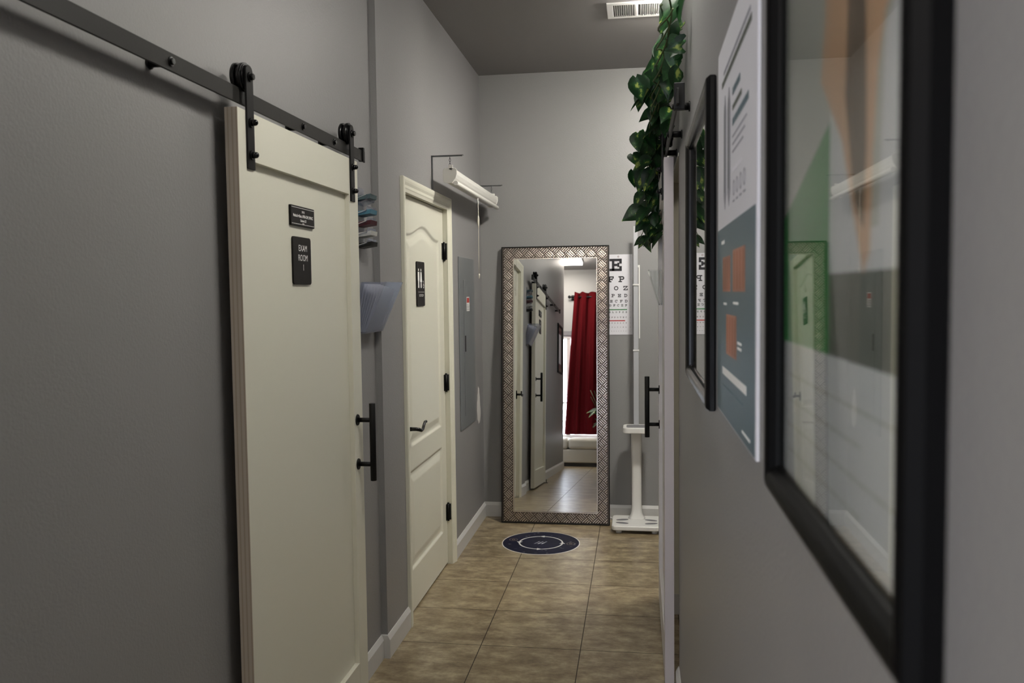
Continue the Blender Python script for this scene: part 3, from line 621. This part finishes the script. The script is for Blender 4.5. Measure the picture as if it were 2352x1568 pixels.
# ------------------------------------------------------------------ medical scale
def med_scale():
    cx = -.012; y0, y1 = 5.455, 5.735
    t = thing('medical_scale', (cx, 5.6, 0), 'white upright medical scale with height rod beside the floor mirror', 'scale')
    b = MB(); f = Fr(b, (cx, 0, .022), X_, Y_); f.round_rect(-.160, y0, .160, y1, .028, 'white', 0, .030); base = b.build('base', t, .006, 3)
    for dx in (-.115, .115):
        for yy in (y0+.045, y1-.04): b = MB(); b.cyl((cx+dx, yy, 0), (cx+dx, yy, .0225), .020, 'white', .017); b.build('foot', base)
    for sx in (-1, 1):
        for yy, a in ((5.535, 14), (5.615, -18)):
            b = MB(); f = Fr(b, (cx+sx*.094, yy, .0522), (math.cos(R(a*sx)), math.sin(R(a*sx)), 0), (-math.sin(R(a*sx)), math.cos(R(a*sx)), 0)); f.disc(0, 0, .042, 'padgrey', 0, .0012, 32, rb=.017); b.build('foot_pad', base)
    b = MB(); rg = []
    for z, wx, wy in ((.050, .058, .050), (.058, .050, .046), (.075, .040, .038), (.10, .034, .032), (.14, .0325, .030), (.35, .032, .029), (.62, .036, .030), (.646, .040, .032)):
        rg.append([(cx+.0+wx*math.copysign(abs(math.cos(q*math.pi/12))**.6, math.cos(q*math.pi/12)), 5.672+wy*math.copysign(abs(math.sin(q*math.pi/12))**.6, math.sin(q*math.pi/12)), z) for q in range(24)])
    b.loft(rg, 'white'); b.build('column', t)
    b = MB(); f = Fr(b, (cx, 0, .640), X_, Y_); f.round_rect(-.086, 5.535, .086, 5.712, .034, 'white', 0, .036); hd = b.build('display_head', t, .005, 3)
    b = MB(); f = Fr(b, (cx, 0, .6765), X_, Y_); f.round_rect(-.064, 5.560, .064, 5.672, .018, 'padgrey', 0, .0015); b.build('display', hd)
    yr = 5.695; b = MB(); b.box(cx-.017, cx+.017, yr-.006, yr+.010, .674, 1.165, 'alu'); b.box(cx-.0155, cx+.0155, yr-.004, yr+.008, 1.165, 1.60, 'alu'); b.box(cx-.014, cx+.014, yr-.003, yr+.006, 1.60, 1.99, 'alu'); rod = b.build('height_rod', t, .002)
    for z in (1.165, 1.60): b = MB(); b.box(cx-.020, cx+.020, yr-.010, yr+.012, z, z+.010, 'white'); b.build('rod_collar', rod, .002)
    b = MB(); b.box(cx+.019, cx+.027, yr, yr+.008, 1.25, 1.72, 'white'); b.box(cx+.012, cx+.027, yr+.002, yr+.006, 1.72, 1.735, 'white'); b.build('measuring_arm', rod, .001)
    b = MB(); b.tube([(cx-.150, 5.70, .03), (cx-.175, 5.705, .04), (cx-.178, 5.73, .03)], .006, 'white', 8); b.build('plug', t)
med_scale()
# ------------------------------------------------------------------ right wall: small mirror, poster, large framed poster
def ring_frame(b, x_in, y0, y1, z0, z1, fw, d, m, s=-1, rc=0):
    """frame on the right wall: profile lofted round a mitred rectangle"""
    pr = [(0, 0), (0, d*.55), (fw*.18, d*.9), (fw*.45, d), (fw*.75, d*.92), (fw*.95, d*.55), (fw, d*.3), (fw, 0)]
    cs = [(y0, z0, 1, 1), (y1, z0, -1, 1), (y1, z1, -1, -1), (y0, z1, 1, -1)]; rg = []
    for cy, cz, ay, az in cs+cs[:1]: rg.append([(x_in+s*h, cy+ay*a, cz+az*a) for a, h in pr])
    b.loft(rg, m, cap=False, smooth=False)
def small_mirror():
    y0, y1, z0, z1 = 1.74, 2.475, 1.318, 1.985
    t = thing('wall_mirror', (RX, 2.1, 1.65), 'black-framed wall mirror between the sliding door and the poster', 'mirror')
    b = MB(); ring_frame(b, RX, y0, y1, z0, z1, .030, .022, 'blackgloss'); b.build('frame', t, .004, 2)
    b = MB(); b.box(RX-.006, RX, y0+.027, y1-.027, z0+.027, z1-.027, 'mirror'); b.build('mirror_glass', t)
small_mirror()
def poster():
    y0, y1, z0, z1 = 1.128, 1.660, 1.338, 1.995
    t = thing('medical_poster', (RX, 1.39, 1.66), 'unframed white and slate-blue medical poster on the right wall', 'poster')
    b = MB(); b.box(RX-.004, RX, y0, y1, z0, z1, 'paper'); b.build('board', t)
    f_o = (RX-.0041, (y0+y1)/2, 0)
    def F(): 
        b = MB(); return b, Fr(b, f_o, -Y_, Z_)
    hw = (y1-y0)/2
    b, f = F(); f.rect(-hw+.002, z0+.002, hw-.012, 1.671, 'bluep', 0, .0004); b.build('blue_field', t)
    b, f = F()
    for a0, a1 in ((-.155, -.118), (-.095, -.052)):
        f.pl([(a0, 1.725), (a0, 1.865), ((a0+a1)/2-.004, 1.895), ((a0+a1)/2+.004, 1.895), (a1, 1.865), (a1, 1.725), ((a0+a1)/2, 1.70)], 'inkgrey', 0, .0004); f.rect((a0+a1)/2-.010, 1.73, (a0+a1)/2-.004, 1.88, 'dgreyp', .0004, .0007)
    b.build('instrument_drawing', t)
    b, f = F(); rr = random.Random(2)
    def words(a, z, w, h, m):
        x = a
        while x < a+w: q = rr.uniform(.006, .022)*h/.006; f.rect(x, z, min(x+q, a+w), z+h, m, 0, .0004); x += q+.003
    def wp(name, *args):
        nonlocal b, f
        b, f = F()
        for q in args: words(*q)
        b.build(name, t)
    b.bm.free()
    wp('heading_line', (-.16, 1.935, .36, .006, 'inkgrey')); wp('heading_line', (-.19, 1.918, .40, .010, 'dgreyp'))
    for q in ((-.02, 1.870, .10, .011, 'bluep'), (-.02, 1.846, .12, .008, 'dgreyp'), (-.02, 1.822, .20, .011, 'bluep')): wp('subheading', q)
    for k in range(3): wp('body_line', (-.02, 1.803-k*.012, .18-.02*k, .003, 'inkgrey'))
    wp('subheading', (-.02, 1.748, .12, .006, 'violetp'))
    for k in range(4):
        b, f = F(); f.ring(0+k*.045, 1.722, .010, .0125, 'inkgrey', 0, 360, .0004, 14); words(-.012+k*.045, 1.700, .025, .003, 'inkgrey'); b.build('round_icon', t)
    b, f = F()
    b.bm.free(); f_o = (RX-.0046, (y0+y1)/2, 0)
    for a0, a1, c0, c1 in ((-.165, -.045, 1.558, 1.618), (-.005, .150, 1.558, 1.624), (-.105, .045, 1.452, 1.520)):
        b, f = F(); f.rect(a0, c0, a1, c1, 'pinkp', 0, .0004)
        for k in range(4): x = a0+(a1-a0)*(k+.35)/4; f.rect(x, c0+.004, x+.012, c1-.004, 'rustp', .0004, .0006)
        b.build('photograph', t)
    for q in ((-.19, 1.642, .05, .006, 'ltr'), (-.15, 1.535, .05, .004, 'ltr'), (0, 1.538, .07, .004, 'ltr'), (.06, 1.478, .05, .004, 'ltr'), (.06, 1.470, .05, .004, 'ltr'), (.12, 1.352, .09, .004, 'ltr')): wp('caption', q)
    wp('slogan', (-.17, 1.412, .34, .013, 'ltr'), (-.17, 1.392, .30, .003, 'teal'))
M['pinkp'] = mat('salmon_photo_print', 'a8705a', .5, var=.2); M['rustp'] = mat('rust_photo_print', '9c5a3a', .5, var=.2)
poster()
def big_frame():
    y0, y1, z0, z1 = .452, .945, 1.345, 2.10
    t = thing('framed_poster', (RX, .7, 1.7), 'large black-framed poster behind glass, nearest on the right wall', 'framed poster')
    b = MB(); ring_frame(b, RX, y0, y1, z0, z1, .030, .022, 'framebk'); b.build('frame', t, .002, 1)
    ya, yb, za, zb = y0+.026, y1-.026, z0+.026, z1-.026; X0 = RX-.004
    b = MB(); b.box(X0, RX, ya, yb, za, zb, 'paper'); sh = b.build('poster_sheet', t)
    def F():
        b = MB(); return b, Fr(b, (X0-.0001, (ya+yb)/2, 0), -Y_, Z_)
    hw = (yb-ya)/2; zs = 1.508
    b, f = F(); f.rect(-hw, zs, hw, 1.572, 'dgreyp', 0, .0003); f.rect(-hw, zs+.064, hw, zb, 'greyp', 0, .0003)
    f.pl([(-hw, zs), (-.01, zs), (-.01, 1.692), (-hw, 1.632)], 'greenp', .0003, .0005); b.build('backdrop', sh)
    b, f = F(); f.pl([(-.03, zb), (-.03, 1.78), (-.045, 1.73), (-.02, 1.71), (.03, 1.67), (.075, 1.60), (.095, 1.57), (.11, 1.585), (.115, 1.65), (.125, 1.70), (.14, 1.73), (hw, 1.775), (hw, zb)], 'skin', .0005, .0007)
    f.pl([(.04, zb), (.05, 1.80), (.04, 1.70), (.07, 1.62), (.095, 1.60), (.10, 1.66), (.095, 1.75), (.12, zb)], 'brownp', .0007, .0009); b.build('arm_photo', sh)
    b, f = F(); f.pl([(-.01, 1.572), (-.01, 1.70), (.0, 1.735), (.03, 1.70), (.10, 1.60), (.13, 1.60), (.14, 1.72), (hw, 1.765), (hw, 1.572)], 'violetp', .0003, .0005); b.build('white_coat_photo', sh)
    b, f = F(); rr = random.Random(9)
    for k in range(9):
        z = 1.487-k*.0125; x = -hw+.03; e = hw-.03-(.10 if k % 4 == 3 else 0)
        while x < e: q = rr.uniform(.008, .035); f.rect(x, z, min(e, x+q), z+.0026, 'greyp' if k % 2 else 'violetp', 0, .0003); x += q+.004
    b.build('text_lines', sh)
    b = MB(); b.box(X0-.006, X0-.004, ya, yb, za, zb, 'glass'); b.build('glass_pane', t)
big_frame()
# ------------------------------------------------------------------ ceiling vent, lamps
def vent():
    x0, x1, y0, y1 = -.155, .165, 4.50, 4.742
    t = thing('ceiling_vent', ((x0+x1)/2, 4.62, CH), 'white louvred air vent in the ceiling near the leaves', 'vent'); z = CH; th = .008
    b = MB(); w = .030; b.box(x0, x1, y0, y0+w, z-th, z, 'white'); b.box(x0, x1, y1-w, y1, z-th, z, 'white'); b.box(x0, x0+.034, y0+w, y1-w, z-th, z, 'white'); b.box(x1-.034, x1, y0+w, y1-w, z-th, z, 'white'); b.box(-.008, .008, y0+w, y1-w, z-th, z, 'white'); b.build('frame', t, .002)
    b = MB(); b.box(x0+.034, x1-.034, y0+w, y1-w, z-.0016, z-.0006, 'ductshade'); b.build('shade_sheet', t)  # flat dark sheet, the shade behind the slats put into its colour
    n = 22
    for k in range(n):
        x = x0+.042+(x1-x0-.084)*k/(n-1)
        if abs(x) < .011: continue
        b = MB(); b.prism([(x-.0045, y0+w, z-.002), (x-.0030, y0+w, z-.002), (x+.0030, y0+w, z-.0085), (x+.0015, y0+w, z-.0085)], (0, y1-y0-2*w, 0), 'white'); b.build('slat', t)
vent()
def lamp(x0, x1, y0, y1, m, label):
    t = thing('ceiling_lamp', ((x0+x1)/2, (y0+y1)/2, CH), label, 'lamp')
    b = MB(); b.box(x0-.012, x1+.012, y0-.012, y1+.012, CH-.025, CH, 'white'); b.build('housing', t, .003)
    b = MB(); b.box(x0, x1, y0, y1, CH-.055, CH-.025, m); b.build('diffuser', t, .008, 3)
lamp(.165, .475, 4.39, 4.52, 'lampdiff', 'lit ceiling lamp above the end of the right wall, behind the leaves')
lamp(-.14, .12, 1.95, 2.55, 'lamphall', 'ceiling lamp of the hallway above the left sliding door')
lamp(.95, 1.55, 2.2, 2.8, 'examfill', 'unseen added lamp lighting the exam room behind the right sliding door')  # added out of view to brighten the floor past the right door
lamp(-1.52, -.865, -1.14, -.80, 'lampnear', 'bright rectangular ceiling panel seen at the top of the mirror')
# ------------------------------------------------------------------ trailing pothos
PTS = [(0.097, 2.549, 2.376), (0.12, 2.571, 2.354), (0.089, 2.69, 2.387), (0.12, 2.743, 2.368), (0.1, 2.83, 2.374), (0.12, 2.628, 2.296), (0.098, 3.054, 2.399), (0.12, 2.873, 2.33), (0.082, 3.063, 2.394), (0.12, 2.978, 2.322), (0.106, 3.224, 2.371), (0.12, 2.81, 2.258), (0.077, 3.181, 2.361), (0.12, 3.172, 2.318), (0.102, 3.343, 2.344), (0.077, 3.451, 2.362), (0.042, 3.372, 2.37), (0.012, 3.392, 2.368), (0.026, 3.504, 2.351), (0.05, 3.489, 2.324), (0.009, 3.49, 2.331), (0.055, 3.46, 2.348), (0.12, 3.393, 2.322), (0.101, 3.6, 2.334), (0.12, 3.647, 2.326), (0.087, 3.598, 2.299), (0.067, 3.692, 2.306), (0.114, 3.736, 2.299), (0.12, 3.177, 2.2), (0.077, 3.744, 2.274), (0.107, 3.824, 2.27), (0.05, 3.756, 2.268), (0.12, 3.399, 2.198), (0.023, 3.913, 2.245), (-0.006, 3.879, 2.233), (0.066, 3.845, 2.232), (0.1, 3.923, 2.236), (0.042, 3.9, 2.204), (0.081, 3.944, 2.196), (0.114, 3.935, 2.203), (-0.016, 3.913, 2.169), (0.022, 3.906, 2.159), (0.061, 3.935, 2.151), (0.094, 3.917, 2.143), (0.032, 3.901, 2.114), (0.071, 3.926, 2.102), (-0.023, 3.997, 2.095), (0.012, 3.911, 2.071), (0.051, 3.919, 2.057), (0.087, 3.984, 2.074), (0.032, 3.964, 2.034), (0.002, 4.021, 1.992), (0.068, 3.997, 2.017), (0.042, 3.993, 1.998), (0.023, 4.093, 1.968), (0.071, 3.991, 1.967), (-0.004, 4.044, 1.924), (0.036, 4.017, 1.924), (0.077, 4.062, 1.94), (0.012, 4.055, 1.874), (0.028, 4.053, 1.894), (0.069, 4.122, 1.857), (0.082, 4.06, 1.873), (0.024, 4.128, 1.803), (0.045, 4.166, 1.813), (0.072, 4.066, 1.812)]
def leaf(b, p, tipdir, nrm, L, wd=.42, uvl=None):
    d = Vector(tipdir).normalized(); n = Vector(nrm); n = (n-d*n.dot(d)).normalized(); s = d.cross(n); k = b.mi('leaf'); bm = b.bm
    T = [0, .06, .16, .3, .46, .62, .78, .91, 1]; Wd = [.22, .62, .93, 1, .90, .68, .40, .16, .0]; off = [-.0, -.02, 0, 0, 0, 0, 0, 0, 0]; rows = []
    uv = bm.loops.layers.uv.verify()
    for t_, w_ in zip(T, Wd):
        row = []
        for q in (-1, -.5, 0, .5, 1):
            lob = -.12*abs(q)*max(0, 1-t_*5)
            pos = Vector(p)+d*L*(t_+lob)+s*(q*w_*wd*L)+n*(L*(.16*abs(q)*w_*.8-.22*t_*t_))
            row.append((bm.verts.new(pos), (q*w_, t_)))
        rows.append(row)
    for a, c in zip(rows, rows[1:]):
        for i in range(4):
            vs = [a[i], a[i+1], c[i+1], c[i]]
            try: f = bm.faces.new([v[0] for v in vs])
            except ValueError: continue
            f.smooth = True; f.material_index = k
            for lp, v in zip(f.loops, vs): lp[uv].uv = v[1]
def pothos():
    t = thing('trailing_pothos', (.09, 3.5, 2.3), 'trailing artificial pothos garland draped along the right sliding rail', 'plant')
    rr = random.Random(12); b = MB()
    for p in PTS:
        for k in range(2):
            q = Vector(p)+Vector((rr.uniform(-.018, .012), rr.uniform(-.05, .05), rr.uniform(-.02, .02)))
            if k == 1: q.x = max(q.x, .05)+rr.uniform(-.01, .03)
            q.x = min(q.x, .128)
            L = rr.uniform(.078, .112)*(.85 if p[2] < 1.9 else 1)
            if k == 1 and rr.random() < .35: continue
            td = Vector((rr.uniform(-.75, .25), rr.uniform(-.5, .35), rr.uniform(-1.0, -.15)))
            if q.x > .09: td.x = min(td.x, -.1)
            leaf(b, q-td.normalized()*L*.4, td, (rr.uniform(-.6, .2), rr.uniform(-1.2, -.2), rr.uniform(0, 1.0)), L, rr.uniform(.34, .42))
    for v in b.bm.verts: v.co.x = min(v.co.x, .1395+.01*math.sin(v.co.z*90))
    b.build('foliage', t)
    b = MB()
    for ph in (0, 2.1, 4.2):
        pts = []
        for k in range(60):
            s_ = k/59
            if s_ < .62: y = 2.45+s_/.62*1.45; z = 2.36-.12*(s_/.62)**2
            else: u = (s_-.62)/.38; y = 3.90+.2*u; z = 2.24-.43*u
            pts.append((.085-.03*s_+.018*math.sin(k*.5+ph), y+.02*math.sin(k*.8+ph), z+.025*math.cos(k*.45+ph)))
        b.tube(pts, .0028, 'vine', 7)
    for (p, q) in (((.05, 4.1, 1.86), (.018, 4.13, 1.79)), ((.045, 4.12, 1.85), (.05, 4.14, 1.77)), ((.028, 4.1, 1.88), (.005, 4.1, 1.80))): b.tube([p, ((p[0]+q[0])/2+.01, (p[1]+q[1])/2, (p[2]+q[2])/2), q], .0018, 'vine', 6)
    b.build('vine', t)
pothos()
# ------------------------------------------------------------------ waiting area behind the camera, seen in the mirror
def curtain():
    t = thing('curtain_rod', (-.75, BY, 2.62), 'dark curtain rod with ball end above the window, seen in the mirror', 'curtain rod')
    b = MB(); b.cyl((-1.10, BY+.085, 2.60), (-.20, BY+.085, 2.60), .011, 'black'); b.build('pole', t)
    for x in (-1.12,): b = MB(); b.dome((x+.01, BY+.085, 2.60), (-1, 0, 0), .024, .028, 'black'); b.dome((x+.01, BY+.085, 2.60), (1, 0, 0), .024, .02, 'black'); b.build('finial', t)
    b = MB(); b.box(-1.075, -1.055, BY, BY+.085, 2.585, 2.60, 'black'); b.box(-1.09, -1.04, BY, BY+.006, 2.55, 2.64, 'black'); b.build('bracket', t, .002)
    b = MB(); k = b.mi('curtain'); NX, NZ = 150, 30; g = []
    for i in range(NX+1):
        u = i/NX; row = []
        for j in range(NZ+1):
            v = j/NZ; xl = -1.18+.15*v; x = xl+(-.38-xl)*u; z = .455+2.215*v+.010*math.cos(u*27+1.6*math.sin(u*5))*v
            y = BY+.085+(.030+.012*(1-v))*math.sin(u*27+1.6*math.sin(u*5)+.5*math.sin(v*3))+.009*math.sin(u*61+v*3)
            row.append(b.bm.verts.new((x, y, z)))
        g.append(row)
    for i in range(NX):
        for j in range(NZ): f = b.bm.faces.new((g[i][j], g[i+1][j], g[i+1][j+1], g[i][j+1])); f.smooth = True; f.material_index = k
    c = thing('curtain', (-.78, BY+.085, 2.6), 'dark red velvet curtain hanging before the window, seen in the mirror', 'curtain')
    o = b.build('fabric', c); m = o.modifiers.new('s', 'SOLIDIFY'); m.thickness = .004
curtain()
def sofa():
    t = thing('sofa', (-.9, -1.45, 0), 'low cream leather sofa on a black plinth, seen in the mirror', 'sofa')
    b = MB(); b.box(-2.15, .02, -1.70, -1.16, 0, .055, 'darkgrey'); b.build('plinth', t, .003)
    b = MB(); b.box(-2.18, .05, -1.73, -1.13, .055, .25, 'sofa'); b.build('base_box', t, .02, 3)
    for x0, x1 in ((-2.17, -1.072), (-1.068, .04)):
        b = MB(); b.box(x0, x1, -1.73, -1.11, .252, .415, 'sofa'); b.build('seat_cushion', t, .045, 4)
sofa()
def plant():
    t = thing('potted_plant', (-.44, -.90, 0), 'leafy green pot plant before the red curtain, seen in the mirror', 'plant')
    b = MB(); rg = []
    for z, r_ in ((0, .10), (.02, .115), (.22, .14), (.24, .145), (.24, .13), (.20, .12)): rg.append([(-.44+r_*math.cos(q*math.pi/14), -.90+r_*math.sin(q*math.pi/14), z) for q in range(28)])
    b.loft(rg, 'pot'); b.build('pot', t)
    b = MB(); rr = random.Random(21); f = MB()
    for k in range(7):
        a = k*2.4; tip = Vector((-.44+.12*math.cos(a+2.6)-rr.uniform(.05, .26), -.90+.15*math.sin(a), rr.uniform(.70, 1.12)))
        ps = [Vector((-.44, -.90, .2)).lerp(tip, s)+Vector((0, 0, .10*math.sin(s*3.14))) for s in (0, .25, .5, .75, 1)]; b.tube(ps, .005, 'vine', 7)
        for s in range(5):
            p = ps[1].lerp(ps[4], s/8)+Vector((0, 0, .02)); L = rr.uniform(.15, .23)
            leaf(f, p, (rr.uniform(-1, .8), rr.uniform(-.6, .8), rr.uniform(-.3, .6)), (0, .5, 1), L, .26)
    b.build('stem', t); f.build('foliage', t)
plant()
def far_picture():
    y0, y1, z0, z1 = -.36, .24, 1.31, 1.97
    t = thing('picture_frame', (LX, -.06, 1.64), 'dark-framed picture on the left wall behind the camera, seen in the mirror', 'picture')
    b = MB(); ring_frame(b, LX, y0, y1, z0, z1, .03, .02, 'black', s=1); b.build('frame', t)
    b = MB(); b.box(LX, LX+.004, y0+.025, y1-.025, z0+.025, z1-.025, 'brownp'); f = Fr(b, (LX+.0041, -.06, 0), Y_, Z_); f.rect(-.20, 1.38, .20, 1.90, 'maroon', 0, .0004); f.rect(-.15, 1.44, .15, 1.84, 'violetp', .0004, .0006); b.build('print', t)
far_picture()
